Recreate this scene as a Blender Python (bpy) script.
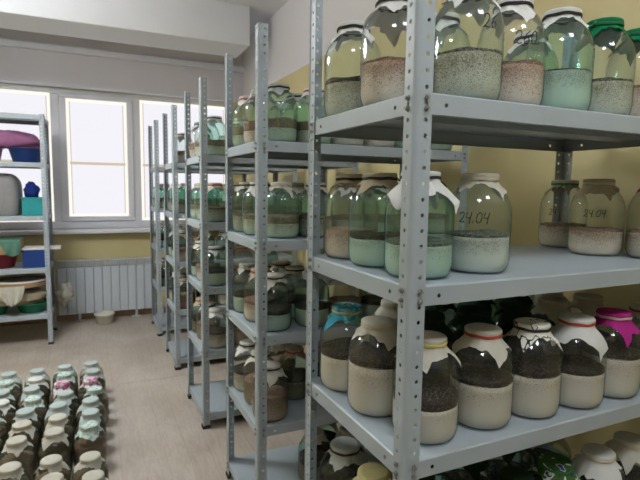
import bpy, bmesh, math, random
from mathutils import Vector, Matrix, noise

for o in list(bpy.data.objects):
    bpy.data.objects.remove(o, do_unlink=True)
SC = bpy.context.scene
COL = SC.collection
PI = math.pi
rnd = random.Random(11)

# ------------------------------------------------------------------ camera, world, exposure
CAM_POS = Vector((-0.5485, -0.775, 1.4108))
YAW, PITCH, ROLL, FPX = 0.4345, 0.1033, 0.0144, 497.9
fw = Vector((math.sin(YAW) * math.cos(PITCH), math.cos(YAW) * math.cos(PITCH), -math.sin(PITCH)))
rt = Vector((math.cos(YAW), -math.sin(YAW), 0))
up = rt.cross(fw)
r2 = math.cos(ROLL) * rt + math.sin(ROLL) * up
u2 = -math.sin(ROLL) * rt + math.cos(ROLL) * up
cam_data = bpy.data.cameras.new('camera')
cam = bpy.data.objects.new('camera', cam_data)
COL.objects.link(cam)
m = Matrix.Identity(4)
for i in range(3):
    m[i][0], m[i][1], m[i][2], m[i][3] = r2[i], u2[i], -fw[i], CAM_POS[i]
cam.matrix_world = m
cam_data.sensor_width = 36
cam_data.lens = FPX / 640 * 36
cam_data.clip_start = 0.02
cam_data.dof.use_dof = True
cam_data.dof.focus_distance = 1.25
cam_data.dof.aperture_fstop = 8.0
SC.camera = cam

world = bpy.data.worlds.new('world')
SC.world = world
world.use_nodes = True
world.node_tree.nodes['Background'].inputs[0].default_value = (0.80, 0.86, 1.0, 1)
world.node_tree.nodes['Background'].inputs[1].default_value = 1.0

SC.view_settings.view_transform = 'Standard'
SC.view_settings.look = 'None'
SC.view_settings.exposure = 0.0
SC.view_settings.gamma = 1.0
SC.view_settings.use_curve_mapping = False
SC.cycles.max_bounces = 10
SC.cycles.diffuse_bounces = 3
SC.cycles.transparent_max_bounces = 40
SC.cycles.caustics_reflective = False
SC.cycles.caustics_refractive = False

WINDOW_STRENGTH = 2.35
LAMP_NEAR = 27.0
LAMP_MID = 37.0

# ------------------------------------------------------------------ material helpers
def srgb(r, g, b):
    f = lambda c: (c / 255 / 12.92) if c / 255 <= 0.04045 else ((c / 255 + 0.055) / 1.055) ** 2.4
    return (f(r), f(g), f(b), 1)

def newmat(name):
    mt = bpy.data.materials.new(name)
    mt.use_nodes = True
    nt = mt.node_tree
    for n in list(nt.nodes):
        nt.nodes.remove(n)
    out = nt.nodes.new('ShaderNodeOutputMaterial')
    return mt, nt, out

def N(nt, kind, **kw):
    n = nt.nodes.new(kind)
    for k, v in kw.items():
        if k.startswith('in_'):
            key = k[3:]
            n.inputs[int(key) if key.isdigit() else key].default_value = v
        else:
            setattr(n, k, v)
    return n

def ramp(nt, stops, interp='LINEAR'):
    n = nt.nodes.new('ShaderNodeValToRGB')
    cr = n.color_ramp
    cr.interpolation = interp
    while len(cr.elements) < len(stops):
        cr.elements.new(0.5)
    for e, (p, c) in zip(cr.elements, stops):
        e.position = p
        e.color = c
    return n

MATS = {}
def plain(name, col, rough=0.5, metal=0.0, var=0.08, scale=12.0, bump=0.0, bscale=80.0, spec=0.5, trans=None):
    """Principled with a gentle noise variation of the base colour and optional fine bump."""
    mt, nt, out = newmat(name)
    b = N(nt, 'ShaderNodeBsdfPrincipled', in_Roughness=rough, in_Metallic=metal)
    b.inputs['Specular IOR Level'].default_value = spec
    tc = N(nt, 'ShaderNodeTexCoord')
    nz = N(nt, 'ShaderNodeTexNoise', in_Scale=scale, in_Detail=4.0)
    nt.links.new(tc.outputs['Object'], nz.inputs['Vector'])
    lo = tuple(c * (1 - var) for c in col[:3]) + (1,)
    hi = tuple(min(1, c * (1 + var)) for c in col[:3]) + (1,)
    rp = ramp(nt, [(0.3, lo), (0.7, hi)])
    nt.links.new(nz.outputs['Fac'], rp.inputs['Fac'])
    nt.links.new(rp.outputs['Color'], b.inputs['Base Color'])
    if bump:
        nb = N(nt, 'ShaderNodeTexNoise', in_Scale=bscale, in_Detail=3.0)
        nt.links.new(tc.outputs['Object'], nb.inputs['Vector'])
        bp = N(nt, 'ShaderNodeBump', in_Strength=bump, in_Distance=0.004)
        nt.links.new(nb.outputs['Fac'], bp.inputs['Height'])
        nt.links.new(bp.outputs['Normal'], b.inputs['Normal'])
    if trans:
        tl = N(nt, 'ShaderNodeBsdfTranslucent')
        nt.links.new(rp.outputs['Color'], tl.inputs['Color'])
        mx = N(nt, 'ShaderNodeMixShader', in_Fac=trans)
        nt.links.new(b.outputs[0], mx.inputs[1])
        nt.links.new(tl.outputs[0], mx.inputs[2])
        nt.links.new(mx.outputs[0], out.inputs['Surface'])
    else:
        nt.links.new(b.outputs[0], out.inputs['Surface'])
    MATS[name] = mt
    return mt

def emit(name, col, strength):
    mt, nt, out = newmat(name)
    e = N(nt, 'ShaderNodeEmission', in_Color=col, in_Strength=strength)
    nt.links.new(e.outputs[0], out.inputs['Surface'])
    MATS[name] = mt
    return mt

def glass(name, tint, edge, refl=0.9, rough=0.03, haze=0.05):
    """Thin glass: tinted see-through plus Fresnel gloss; the wall is deeper in tint where seen edge on."""
    mt, nt, out = newmat(name)
    lw = N(nt, 'ShaderNodeLayerWeight', in_Blend=0.35)
    mixc = N(nt, 'ShaderNodeMix', data_type='RGBA')
    mixc.inputs['A'].default_value = tint
    mixc.inputs['B'].default_value = edge
    pw = N(nt, 'ShaderNodeMath', operation='POWER')
    pw.inputs[1].default_value = 2.2
    nt.links.new(lw.outputs['Facing'], pw.inputs[0])
    nt.links.new(pw.outputs[0], mixc.inputs['Factor'])
    tr = N(nt, 'ShaderNodeBsdfTransparent')
    nt.links.new(mixc.outputs['Result'], tr.inputs['Color'])
    gl = N(nt, 'ShaderNodeBsdfGlossy', in_Roughness=rough)
    gl.inputs['Color'].default_value = (refl, refl, refl, 1)
    # Schlick reflectance, the same from either side of the thin wall
    lf = N(nt, 'ShaderNodeLayerWeight', in_Blend=0.5)
    p5 = N(nt, 'ShaderNodeMath', operation='POWER')
    p5.inputs[1].default_value = 5.0
    nt.links.new(lf.outputs['Facing'], p5.inputs[0])
    fr = N(nt, 'ShaderNodeMath', operation='MULTIPLY_ADD')
    fr.inputs[1].default_value = 0.93
    fr.inputs[2].default_value = 0.05
    nt.links.new(p5.outputs[0], fr.inputs[0])
    mx = N(nt, 'ShaderNodeMixShader')
    nt.links.new(fr.outputs[0], mx.inputs[0])
    # a film of dust and condensation on the wall
    df = N(nt, 'ShaderNodeBsdfDiffuse')
    df.inputs['Color'].default_value = (0.78, 0.82, 0.80, 1)
    mh = N(nt, 'ShaderNodeMixShader', in_Fac=haze)
    nt.links.new(tr.outputs[0], mh.inputs[1])
    nt.links.new(df.outputs[0], mh.inputs[2])
    nt.links.new(mh.outputs[0], mx.inputs[1])
    nt.links.new(gl.outputs[0], mx.inputs[2])
    nt.links.new(mx.outputs[0], out.inputs['Surface'])
    MATS[name] = mt
    return mt

def substrate(name, low, mid, top, speck, density, level=0.1, scale=800.0, start=0.12):
    """Layered meal in a jar: pale below, more dark grains towards its surface."""
    mt, nt, out = newmat(name)
    b = N(nt, 'ShaderNodeBsdfPrincipled', in_Roughness=0.9)
    b.inputs['Specular IOR Level'].default_value = 0.15
    tc = N(nt, 'ShaderNodeTexCoord')
    oi = N(nt, 'ShaderNodeObjectInfo')
    sep = N(nt, 'ShaderNodeSeparateXYZ')
    nt.links.new(tc.outputs['Object'], sep.inputs[0])
    wob = N(nt, 'ShaderNodeTexNoise', in_Scale=22.0, in_Detail=3.0)
    off = N(nt, 'ShaderNodeVectorMath', operation='ADD')
    comb = N(nt, 'ShaderNodeCombineXYZ')
    mul = N(nt, 'ShaderNodeMath', operation='MULTIPLY')
    mul.inputs[1].default_value = 7.0
    nt.links.new(oi.outputs['Random'], mul.inputs[0])
    nt.links.new(mul.outputs[0], comb.inputs[0])
    nt.links.new(tc.outputs['Object'], off.inputs[0])
    nt.links.new(comb.outputs[0], off.inputs[1])
    nt.links.new(off.outputs[0], wob.inputs['Vector'])
    h = N(nt, 'ShaderNodeMath', operation='DIVIDE')
    h.inputs[1].default_value = level
    nt.links.new(sep.outputs['Z'], h.inputs[0])
    wm = N(nt, 'ShaderNodeMath', operation='MULTIPLY_ADD')
    wm.inputs[1].default_value = 0.5
    nt.links.new(wob.outputs['Fac'], wm.inputs[0])
    sub = N(nt, 'ShaderNodeMath', operation='SUBTRACT')
    sub.inputs[1].default_value = 0.25
    nt.links.new(h.outputs[0], wm.inputs[2])
    nt.links.new(wm.outputs[0], sub.inputs[0])
    rp = ramp(nt, [(0.05, low), (0.5, mid), (0.95, top)])
    nt.links.new(sub.outputs[0], rp.inputs['Fac'])
    grain = N(nt, 'ShaderNodeTexVoronoi', in_Scale=scale)
    nt.links.new(off.outputs[0], grain.inputs['Vector'])
    # how much of the grains shows rises with height in the meal
    mr = N(nt, 'ShaderNodeMapRange')
    mr.inputs['From Min'].default_value = start
    mr.inputs['From Max'].default_value = 1.0
    mr.inputs['To Min'].default_value = 0.0
    mr.inputs['To Max'].default_value = density
    nt.links.new(sub.outputs[0], mr.inputs['Value'])
    sepc = N(nt, 'ShaderNodeSeparateColor')
    nt.links.new(grain.outputs['Color'], sepc.inputs[0])
    lt = N(nt, 'ShaderNodeMath', operation='LESS_THAN')
    nt.links.new(sepc.outputs[0], lt.inputs[0])
    nt.links.new(mr.outputs[0], lt.inputs[1])
    mx = N(nt, 'ShaderNodeMix', data_type='RGBA')
    nt.links.new(lt.outputs[0], mx.inputs['Factor'])
    nt.links.new(rp.outputs['Color'], mx.inputs['A'])
    mx.inputs['B'].default_value = speck
    nt.links.new(mx.outputs['Result'], b.inputs['Base Color'])
    nt.links.new(b.outputs[0], out.inputs['Surface'])
    MATS[name] = mt
    return mt

def chaff(name, a, b_, c, scale=260.0, pos=(0.0, 0.45, 0.8)):
    mt, nt, out = newmat(name)
    b = N(nt, 'ShaderNodeBsdfPrincipled', in_Roughness=0.9)
    b.inputs['Specular IOR Level'].default_value = 0.2
    tc = N(nt, 'ShaderNodeTexCoord')
    v = N(nt, 'ShaderNodeTexVoronoi', in_Scale=scale)
    mp = N(nt, 'ShaderNodeMapping')
    mp.inputs['Scale'].default_value = (1, 1, 1.6)
    nt.links.new(tc.outputs['Object'], mp.inputs['Vector'])
    nt.links.new(mp.outputs[0], v.inputs['Vector'])
    s = N(nt, 'ShaderNodeSeparateColor')
    nt.links.new(v.outputs['Color'], s.inputs[0])
    rp = ramp(nt, [(pos[0], a), (pos[1], b_), (pos[2], c)], 'CONSTANT')
    nt.links.new(s.outputs[0], rp.inputs['Fac'])
    nt.links.new(rp.outputs['Color'], b.inputs['Base Color'])
    nt.links.new(b.outputs[0], out.inputs['Surface'])
    MATS[name] = mt
    return mt

def printed(name, cols, scale=40.0, stretch=(1, 1, 1), pos=None):
    mt, nt, out = newmat(name)
    b = N(nt, 'ShaderNodeBsdfPrincipled', in_Roughness=0.85)
    b.inputs['Specular IOR Level'].default_value = 0.2
    tc = N(nt, 'ShaderNodeTexCoord')
    mp = N(nt, 'ShaderNodeMapping')
    mp.inputs['Scale'].default_value = stretch
    nz = N(nt, 'ShaderNodeTexNoise', in_Scale=scale, in_Detail=2.0)
    nt.links.new(tc.outputs['Object'], mp.inputs['Vector'])
    nt.links.new(mp.outputs[0], nz.inputs['Vector'])
    n = len(cols)
    rp = ramp(nt, [(pos[i] if pos else 0.36 + 0.28 * i / max(1, n - 1), c) for i, c in enumerate(cols)], 'CONSTANT')
    nt.links.new(nz.outputs['Fac'], rp.inputs['Fac'])
    nt.links.new(rp.outputs['Color'], b.inputs['Base Color'])
    nt.links.new(b.outputs[0], out.inputs['Surface'])
    MATS[name] = mt
    return mt

# ------------------------------------------------------------------ materials
plain('rack_grey', srgb(164, 174, 182), rough=0.42, var=0.05, scale=6, bump=0.03, bscale=300)
plain('steel', srgb(150, 152, 148), rough=0.35, metal=0.45, var=0.1)
plain('black_plastic', srgb(28, 28, 30), rough=0.5)
plain('white_plaster', srgb(230, 226, 232), rough=0.85, var=0.03, scale=2.0, bump=0.05, bscale=60)
plain('ceiling_white', srgb(228, 228, 232), rough=0.9, var=0.03, scale=1.5)
plain('pvc_white', srgb(228, 228, 234), rough=0.35, var=0.02)
plain('radiator_white', srgb(205, 212, 220), rough=0.35, var=0.02)
plain('lamp_white', srgb(230, 230, 230), rough=0.5)
emit('blind_glow', (0.95, 0.935, 1.0, 1), WINDOW_STRENGTH * 0.41)
emit('paper_glow', (1.0, 0.84, 0.60, 1), WINDOW_STRENGTH * 0.27)
emit('gap_glow', (1.0, 0.93, 0.84, 1), WINDOW_STRENGTH * 0.47)
plain('ink', srgb(30, 34, 40), rough=0.6)

glass('pane_glass', (0.97, 0.98, 0.98, 1), (0.85, 0.9, 0.88, 1), haze=0.0)
glass('glass_clear', (0.93, 0.95, 0.94, 1), (0.42, 0.48, 0.46, 1), haze=0.018)
glass('glass_pale', (0.90, 0.955, 0.935, 1), (0.30, 0.46, 0.42, 1), haze=0.035)
glass('glass_green', (0.76, 0.91, 0.86, 1), (0.14, 0.40, 0.34, 1), haze=0.03)
glass('glass_dark', (0.68, 0.80, 0.76, 1), (0.10, 0.22, 0.19, 1), haze=0.015)

W_ = srgb(232, 228, 214)
substrate('meal_speckled', srgb(208, 208, 198), srgb(196, 193, 180), srgb(168, 158, 138), srgb(112, 100, 82), 0.50, 0.10, start=0.05)
substrate('meal_reddish', srgb(224, 216, 206), srgb(206, 190, 178), srgb(170, 134, 114), srgb(120, 92, 76), 0.45, 0.10, start=0.1)
substrate('meal_white', srgb(226, 228, 224), srgb(214, 215, 210), srgb(178, 175, 168), srgb(120, 116, 104), 0.30, 0.09, start=0.45)
substrate('meal_pinkish', srgb(222, 212, 200), srgb(206, 192, 176), srgb(172, 146, 128), srgb(120, 92, 76), 0.5, 0.09, start=0.25)
substrate('meal_beige', srgb(222, 216, 206), srgb(214, 207, 196), srgb(202, 193, 180), srgb(130, 108, 86), 0.10, 0.10, start=0.6)
substrate('meal_brown', srgb(172, 152, 126), srgb(152, 130, 104), srgb(126, 104, 80), srgb(70, 54, 42), 0.4, 0.12, start=0.0)
chaff('chaff_dark', srgb(30, 25, 21), srgb(50, 42, 35), srgb(120, 104, 86), 420, (0.0, 0.5, 0.92))
chaff('chaff_brown', srgb(96, 74, 60), srgb(136, 110, 92), srgb(172, 148, 126), 480)
chaff('chaff_grey', srgb(56, 60, 54), srgb(92, 94, 86), srgb(132, 130, 120))

def cloth(name, col, trans=0.15, var=0.06):
    plain(name, col, rough=0.9, var=var, scale=30, bump=0.25, bscale=900, spec=0.15, trans=trans)
cloth('cloth_white', srgb(226, 226, 224))
cloth('cloth_cream', srgb(206, 202, 190))
cloth('cloth_beige', srgb(180, 168, 144))
cloth('cloth_grey', srgb(178, 182, 178))
cloth('cloth_green', srgb(24, 120, 78))
cloth('cloth_darkgreen', srgb(36, 62, 38))
cloth('cloth_magenta', srgb(186, 50, 140))
cloth('cloth_yellow', srgb(206, 196, 140))
cloth('cloth_purple', srgb(158, 104, 142))
cloth('cloth_navy', srgb(30, 52, 122))
cloth('cloth_seafoam', srgb(92, 132, 116))
cloth('cloth_bluegrey', srgb(188, 200, 200))
cloth('sack_grey', srgb(150, 148, 148))
printed('print_teal', [srgb(58, 146, 168), srgb(110, 180, 190), srgb(150, 190, 110), srgb(40, 110, 150)], 38)
printed('print_lines', [srgb(226, 224, 214), srgb(50, 50, 48), srgb(226, 224, 214)], 22, (1, 1, 0.4), [0.0, 0.485, 0.508])
printed('print_greenblue', [srgb(52, 84, 44), srgb(66, 100, 56), srgb(222, 224, 220), srgb(60, 80, 150)], 30, (1, 1, 1), [0.0, 0.42, 0.58, 0.63])
printed('print_mint', [srgb(200, 212, 206), srgb(150, 178, 170), srgb(206, 212, 208)], 45)
printed('print_pink', [srgb(196, 204, 202), srgb(190, 84, 140), srgb(200, 204, 200)], 24)
plain('band_black', srgb(26, 26, 26), rough=0.6)
plain('band_red', srgb(176, 58, 46), rough=0.6)
plain('band_yellow', srgb(206, 190, 96), rough=0.6)
plain('band_cream', srgb(196, 188, 166), rough=0.7)
plain('band_green', srgb(30, 110, 70), rough=0.6)
plain('plastic_blue', srgb(20, 58, 126), rough=0.4)
plain('plastic_teal', srgb(36, 142, 146), rough=0.4)
plain('plastic_green', srgb(20, 112, 74), rough=0.4)
plain('plastic_white', srgb(222, 220, 214), rough=0.4)
plain('plastic_pink', srgb(196, 128, 168), rough=0.45)
plain('plastic_red', srgb(140, 30, 44), rough=0.45)
plain('wood_hoop', srgb(170, 138, 104), rough=0.6, var=0.15, scale=30)
plain('sieve_mesh', srgb(160, 155, 150), rough=0.6, var=0.2, scale=200)
plain('yellowish_plastic', srgb(214, 210, 190), rough=0.45)

# two-tone painted walls: yellow oil paint below, whitewash above a clean edge
def wall_paint():
    mt, nt, out = newmat('wall_paint')
    b = N(nt, 'ShaderNodeBsdfPrincipled', in_Roughness=0.55)
    b.inputs['Specular IOR Level'].default_value = 0.35
    geo = N(nt, 'ShaderNodeNewGeometry')
    sep = N(nt, 'ShaderNodeSeparateXYZ')
    nt.links.new(geo.outputs['Position'], sep.inputs[0])
    gt = N(nt, 'ShaderNodeMath', operation='GREATER_THAN')
    gt.inputs[1].default_value = 2.415
    nt.links.new(sep.outputs['Z'], gt.inputs[0])
    nz = N(nt, 'ShaderNodeTexNoise', in_Scale=3.0, in_Detail=5.0)
    nt.links.new(geo.outputs['Position'], nz.inputs['Vector'])
    rp = ramp(nt, [(0.3, srgb(204, 189, 140)), (0.7, srgb(211, 198, 150))])
    nt.links.new(nz.outputs['Fac'], rp.inputs['Fac'])
    mx = N(nt, 'ShaderNodeMix', data_type='RGBA')
    nt.links.new(gt.outputs[0], mx.inputs['Factor'])
    nt.links.new(rp.outputs['Color'], mx.inputs['A'])
    mx.inputs['B'].default_value = srgb(230, 226, 228)
    nt.links.new(mx.outputs['Result'], b.inputs['Base Color'])
    nb = N(nt, 'ShaderNodeTexNoise', in_Scale=45.0, in_Detail=3.0)
    nt.links.new(geo.outputs['Position'], nb.inputs['Vector'])
    bp = N(nt, 'ShaderNodeBump', in_Strength=0.08, in_Distance=0.004)
    nt.links.new(nb.outputs['Fac'], bp.inputs['Height'])
    nt.links.new(bp.outputs['Normal'], b.inputs['Normal'])
    nt.links.new(b.outputs[0], out.inputs['Surface'])
    MATS['wall_paint'] = mt
wall_paint()

def floor_material():
    """Grey-beige wood print linoleum: bleached plank tones with long grain."""
    mt, nt, out = newmat('linoleum')
    b = N(nt, 'ShaderNodeBsdfPrincipled', in_Roughness=0.42)
    geo = N(nt, 'ShaderNodeNewGeometry')
    mp = N(nt, 'ShaderNodeMapping')
    mp.inputs['Rotation'].default_value = (0, 0, PI / 2)
    nt.links.new(geo.outputs['Position'], mp.inputs['Vector'])
    br = N(nt, 'ShaderNodeTexBrick', in_Scale=1.0)
    br.offset = 0.43
    br.inputs['Color1'].default_value = srgb(182, 170, 158)
    br.inputs['Color2'].default_value = srgb(188, 177, 166)
    br.inputs['Mortar'].default_value = srgb(174, 162, 150)
    br.inputs['Mortar Size'].default_value = 0.002
    br.inputs['Brick Width'].default_value = 0.9
    br.inputs['Row Height'].default_value = 0.11
    nt.links.new(mp.outputs[0], br.inputs['Vector'])
    gm = N(nt, 'ShaderNodeMapping')
    gm.inputs['Scale'].default_value = (30, 5, 1)
    nt.links.new(geo.outputs['Position'], gm.inputs['Vector'])
    nz = N(nt, 'ShaderNodeTexNoise', in_Scale=1.6, in_Detail=7.0)
    nz.inputs['Distortion'].default_value = 1.2
    nt.links.new(gm.outputs[0], nz.inputs['Vector'])
    rp = ramp(nt, [(0.3, (0.80, 0.78, 0.76, 1)), (0.6, (1.0, 1.0, 1.0, 1))])
    nt.links.new(nz.outputs['Fac'], rp.inputs['Fac'])
    mx = N(nt, 'ShaderNodeMix', data_type='RGBA', blend_type='MULTIPLY')
    mx.inputs['Factor'].default_value = 0.7
    nt.links.new(br.outputs['Color'], mx.inputs['A'])
    nt.links.new(rp.outputs['Color'], mx.inputs['B'])
    wn = N(nt, 'ShaderNodeTexNoise', in_Scale=2.3, in_Detail=5.0)
    nt.links.new(geo.outputs['Position'], wn.inputs['Vector'])
    wr = ramp(nt, [(0.38, (0.90, 0.88, 0.86, 1)), (0.62, (1.06, 1.07, 1.09, 1))])
    nt.links.new(wn.outputs['Fac'], wr.inputs['Fac'])
    mw = N(nt, 'ShaderNodeMix', data_type='RGBA', blend_type='MULTIPLY')
    mw.inputs['Factor'].default_value = 1.0
    nt.links.new(mx.outputs['Result'], mw.inputs['A'])
    nt.links.new(wr.outputs['Color'], mw.inputs['B'])
    nt.links.new(mw.outputs['Result'], b.inputs['Base Color'])
    bp = N(nt, 'ShaderNodeBump', in_Strength=0.06, in_Distance=0.002)
    nt.links.new(nz.outputs['Fac'], bp.inputs['Height'])
    nt.links.new(bp.outputs['Normal'], b.inputs['Normal'])
    nt.links.new(b.outputs[0], out.inputs['Surface'])
    MATS['linoleum'] = mt
floor_material()

# ------------------------------------------------------------------ mesh helpers
class MB:
    def __init__(self):
        self.v, self.f = [], []
    def add(self, vs, fs):
        k = len(self.v)
        self.v += [tuple(p) for p in vs]
        self.f += [tuple(i + k for i in f) for f in fs]
        return self
    def box(self, x0, x1, y0, y1, z0, z1):
        vs = [(x, y, z) for x in (x0, x1) for y in (y0, y1) for z in (z0, z1)]
        return self.add(vs, [(0, 1, 3, 2), (4, 6, 7, 5), (0, 4, 5, 1), (2, 3, 7, 6), (0, 2, 6, 4), (1, 5, 7, 3)])
    def lathe(self, prof, n=28, cx=0, cy=0, cz=0, sx=1, sy=1, close=False, caps=(False, False)):
        vs = []
        for r, z in prof:
            for i in range(n):
                a = 2 * PI * i / n
                vs.append((cx + r * sx * math.cos(a), cy + r * sy * math.sin(a), cz + z))
        fs = []
        m_ = len(prof)
        for j in range(m_ if close else m_ - 1):
            for i in range(n):
                a, b = j * n + i, j * n + (i + 1) % n
                k = (j + 1) % m_
                fs.append((a, b, k * n + (i + 1) % n, k * n + i))
        if caps[0]:
            fs.append(tuple(reversed(range(n))))
        if caps[1]:
            fs.append(tuple(range((m_ - 1) * n, m_ * n)))
        return self.add(vs, fs)
    def tube(self, pts, r, n=6, closed=False):
        pts = [Vector(p) for p in pts]
        vs = []
        L = len(pts)
        for i, p in enumerate(pts):
            a = pts[(i - 1) % L] if closed or i > 0 else p
            b = pts[(i + 1) % L] if closed or i < L - 1 else p
            t = (b - a)
            t = t.normalized() if t.length > 1e-9 else Vector((0, 0, 1))
            q = t.cross(Vector((0, 0, 1)))
            if q.length < 1e-3:
                q = t.cross(Vector((1, 0, 0)))
            q.normalize()
            w = t.cross(q)
            for k in range(n):
                an = 2 * PI * k / n
                vs.append(p + r * (math.cos(an) * q + math.sin(an) * w))
        fs = []
        for i in range(L if closed else L - 1):
            for k in range(n):
                j = (i + 1) % L
                fs.append((i * n + k, i * n + (k + 1) % n, j * n + (k + 1) % n, j * n + k))
        if not closed:
            fs.append(tuple(reversed(range(n))))
            fs.append(tuple(range((L - 1) * n, L * n)))
        return self.add(vs, fs)
    def mesh(self, name, mat=None, smooth=False, weld=False):
        me = bpy.data.meshes.new(name)
        me.from_pydata(self.v, [], self.f)
        if weld:
            bm = bmesh.new()
            bm.from_mesh(me)
            bmesh.ops.remove_doubles(bm, verts=bm.verts, dist=1e-5)
            bm.to_mesh(me)
            bm.free()
        me.update()
        if mat:
            me.materials.append(MATS[mat])
        if smooth:
            me.polygons.foreach_set('use_smooth', [True] * len(me.polygons))
        return me

def fixnormals(me):
    bm = bmesh.new()
    bm.from_mesh(me)
    bmesh.ops.recalc_face_normals(bm, faces=bm.faces)
    bm.to_mesh(me)
    bm.free()
    return me

def link(name, me, parent=None, loc=None, rot=None):
    o = bpy.data.objects.new(name, me)
    COL.objects.link(o)
    if parent is not None:
        o.parent = parent
    if loc is not None:
        o.location = loc
    if rot is not None:
        o.rotation_euler = rot
    return o

def tag(o, label=None, cat=None, group=None, kind=None):
    if label: o['label'] = label
    if cat: o['category'] = cat
    if group: o['group'] = group
    if kind: o['kind'] = kind
    return o

def thing(name, label, cat, loc=(0, 0, 0), rotz=0, group=None):
    o = bpy.data.objects.new(name, None)
    COL.objects.link(o)
    o.location = loc
    o.rotation_euler = (0, 0, rotz)
    o.empty_display_size = 0.05
    return tag(o, label, cat, group)

def with_material(me, mat):
    c = me.copy()
    c.materials.clear()
    c.materials.append(MATS[mat])
    return c

def bevel_mesh(me, w=0.004, seg=2):
    bm = bmesh.new()
    bm.from_mesh(me)
    bmesh.ops.bevel(bm, geom=list(bm.edges), offset=w, segments=seg, affect='EDGES', profile=0.5)
    bmesh.ops.recalc_face_normals(bm, faces=bm.faces)
    bm.to_mesh(me)
    bm.free()
    return me

def perforated(w, h, nc, nr, rr, place, holes=None):
    """A sheet of nc x nr cells, each with an octagonal hole; place(u, v) gives the 3D point."""
    mb = MB()
    cw, ch = w / nc, h / nr
    for i in range(nc):
        for j in range(nr):
            cx, cy = (i + .5) * cw, (j + .5) * ch
            if holes is not None and not holes(i, j):
                mb.add([place(cx - cw / 2, cy - ch / 2), place(cx + cw / 2, cy - ch / 2), place(cx + cw / 2, cy + ch / 2), place(cx - cw / 2, cy + ch / 2)], [(0, 1, 2, 3)])
                continue
            rad = rr(i, j) if callable(rr) else rr
            outer, inner = [], []
            for k in range(8):
                a = PI / 4 * k
                ox = (1, 1, 0, -1, -1, -1, 0, 1)[k] * cw / 2
                oy = (0, 1, 1, 1, 0, -1, -1, -1)[k] * ch / 2
                outer.append(place(cx + ox, cy + oy))
                inner.append(place(cx + rad * math.cos(a), cy + rad * math.sin(a)))
            mb.add(outer + inner, [(k, (k + 1) % 8, 8 + (k + 1) % 8, 8 + k) for k in range(8)])
    return mb

# ------------------------------------------------------------------ the room
XL, XR, YB, YF, ZC = -2.05, 1.10, 4.95, -5.0, 3.05
def struct(name, me, loc=None):
    return tag(link(name, me, None, loc), kind='structure')

mb = MB().box(XL - .3, XR + .3, 2.93, YB + .4, -0.1, 0)
struct('floor', mb.mesh('floor', 'linoleum'))
mb = MB().box(XL - .3, XR + .3, YF - .3, 2.926, -0.1, 0)
struct('floor', mb.mesh('floor', 'linoleum'))
struct('ceiling', MB().box(XL - .3, XR + .3, YF - .3, YB + .4, ZC, ZC + .15).mesh('ceiling', 'ceiling_white'))
struct('wall_right', MB().box(XR, XR + .25, YF - .3, YB + .4, 0, ZC).mesh('wall_right', 'wall_paint'))
struct('wall_left', MB().box(XL - .25, XL, YF - .3, YB + .4, 0, ZC).mesh('wall_left', 'wall_paint'))
struct('wall_front', MB().box(XL, XR, YF - .25, YF, 0, ZC).mesh('wall_front', 'wall_paint'))
WX0, WX1, WZ0, WZ1 = -1.86, 0.98, 0.955, 2.385
mb = MB().box(XL, XR, YB, YB + .35, 0, WZ0).box(XL, XR, YB, YB + .35, WZ1, ZC)
mb.box(XL, WX0, YB, YB + .35, WZ0, WZ1).box(WX1, XR, YB, YB + .35, WZ0, WZ1)
struct('wall_back', mb.mesh('wall_back', 'wall_paint'))
# boxed duct below the ceiling, stopping short of the right wall
me = bevel_mesh(MB().box(XL, 0.835, 3.79, 4.26, 2.70, ZC).mesh('trim_1', 'ceiling_white'), 0.006, 2)
struct('trim_1', me)
# lintel over the window with its mouldings
struct('trim_2', MB().box(XL, XR, YB - .03, YB, 2.40, 2.705).mesh('trim_2', 'white_plaster'))
struct('trim_3', bevel_mesh(MB().box(XL, XR, YB - .075, YB, 2.705, 2.77).mesh('trim_3', 'pvc_white'), 0.01, 2))
struct('trim_4', bevel_mesh(MB().box(XL, XR, YB - .06, YB, 2.375, 2.40).mesh('trim_4', 'pvc_white'), 0.004, 2))
struct('baseboard_back', MB().box(XL, XR, YB - .015, YB, 0, .06).mesh('baseboard_back', 'wood_hoop'))
struct('baseboard_right', MB().box(XR - .015, XR, YF, YB - .015, 0, .06).mesh('baseboard_right', 'wood_hoop'))

# window: fixed lights left and right, an opening sash in the middle, paper blinds behind the glass
win = tag(bpy.data.objects.new('window_1', None), kind='structure')
COL.objects.link(win)
win.location = (0, YB, 0)
FY0, FY1 = 0.045, 0.115
def wpart(name, me):
    return link(name, me, win)
def bar(name, x0, x1, z0, z1, y0=FY0, y1=FY1, mat='pvc_white', bev=0.006):
    me = MB().box(x0, x1, y0, y1, z0, z1).mesh(name, mat)
    return wpart(name, bevel_mesh(me, bev, 2) if bev else me)
bar('frame_rail', WX0, WX1, 0.955, 1.035)
bar('frame_rail', WX0, WX1, 2.325, 2.385)
bar('frame_stile', WX0, WX0 + .06, 1.035, 2.325)
bar('frame_stile', WX1 - .06, WX1, 1.035, 2.325)
bar('mullion', -0.875, -0.80, 1.035, 2.325)
bar('mullion', -0.10, -0.025, 1.035, 2.325)
sash = wpart('sash', bevel_mesh(MB().box(-.80, -.10, .02, .10, 1.037, 1.085).mesh('sash', 'pvc_white'), 0.006))
for (a, b, c, d) in ((-.80, -.10, 2.285, 2.325), (-.80, -.735, 1.085, 2.285), (-.16, -.10, 1.085, 2.285)):
    link('sash_bar', bevel_mesh(MB().box(a, b, .02, .10, c, d).mesh('sash_bar', 'pvc_white'), 0.006), sash)
hm = MB().box(-.775, -.755, .0, .022, 1.60, 1.66).box(-.772, -.758, -.012, .002, 1.54, 1.64)
link('handle', bevel_mesh(hm.mesh('handle', 'pvc_white'), 0.002), sash)
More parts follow.
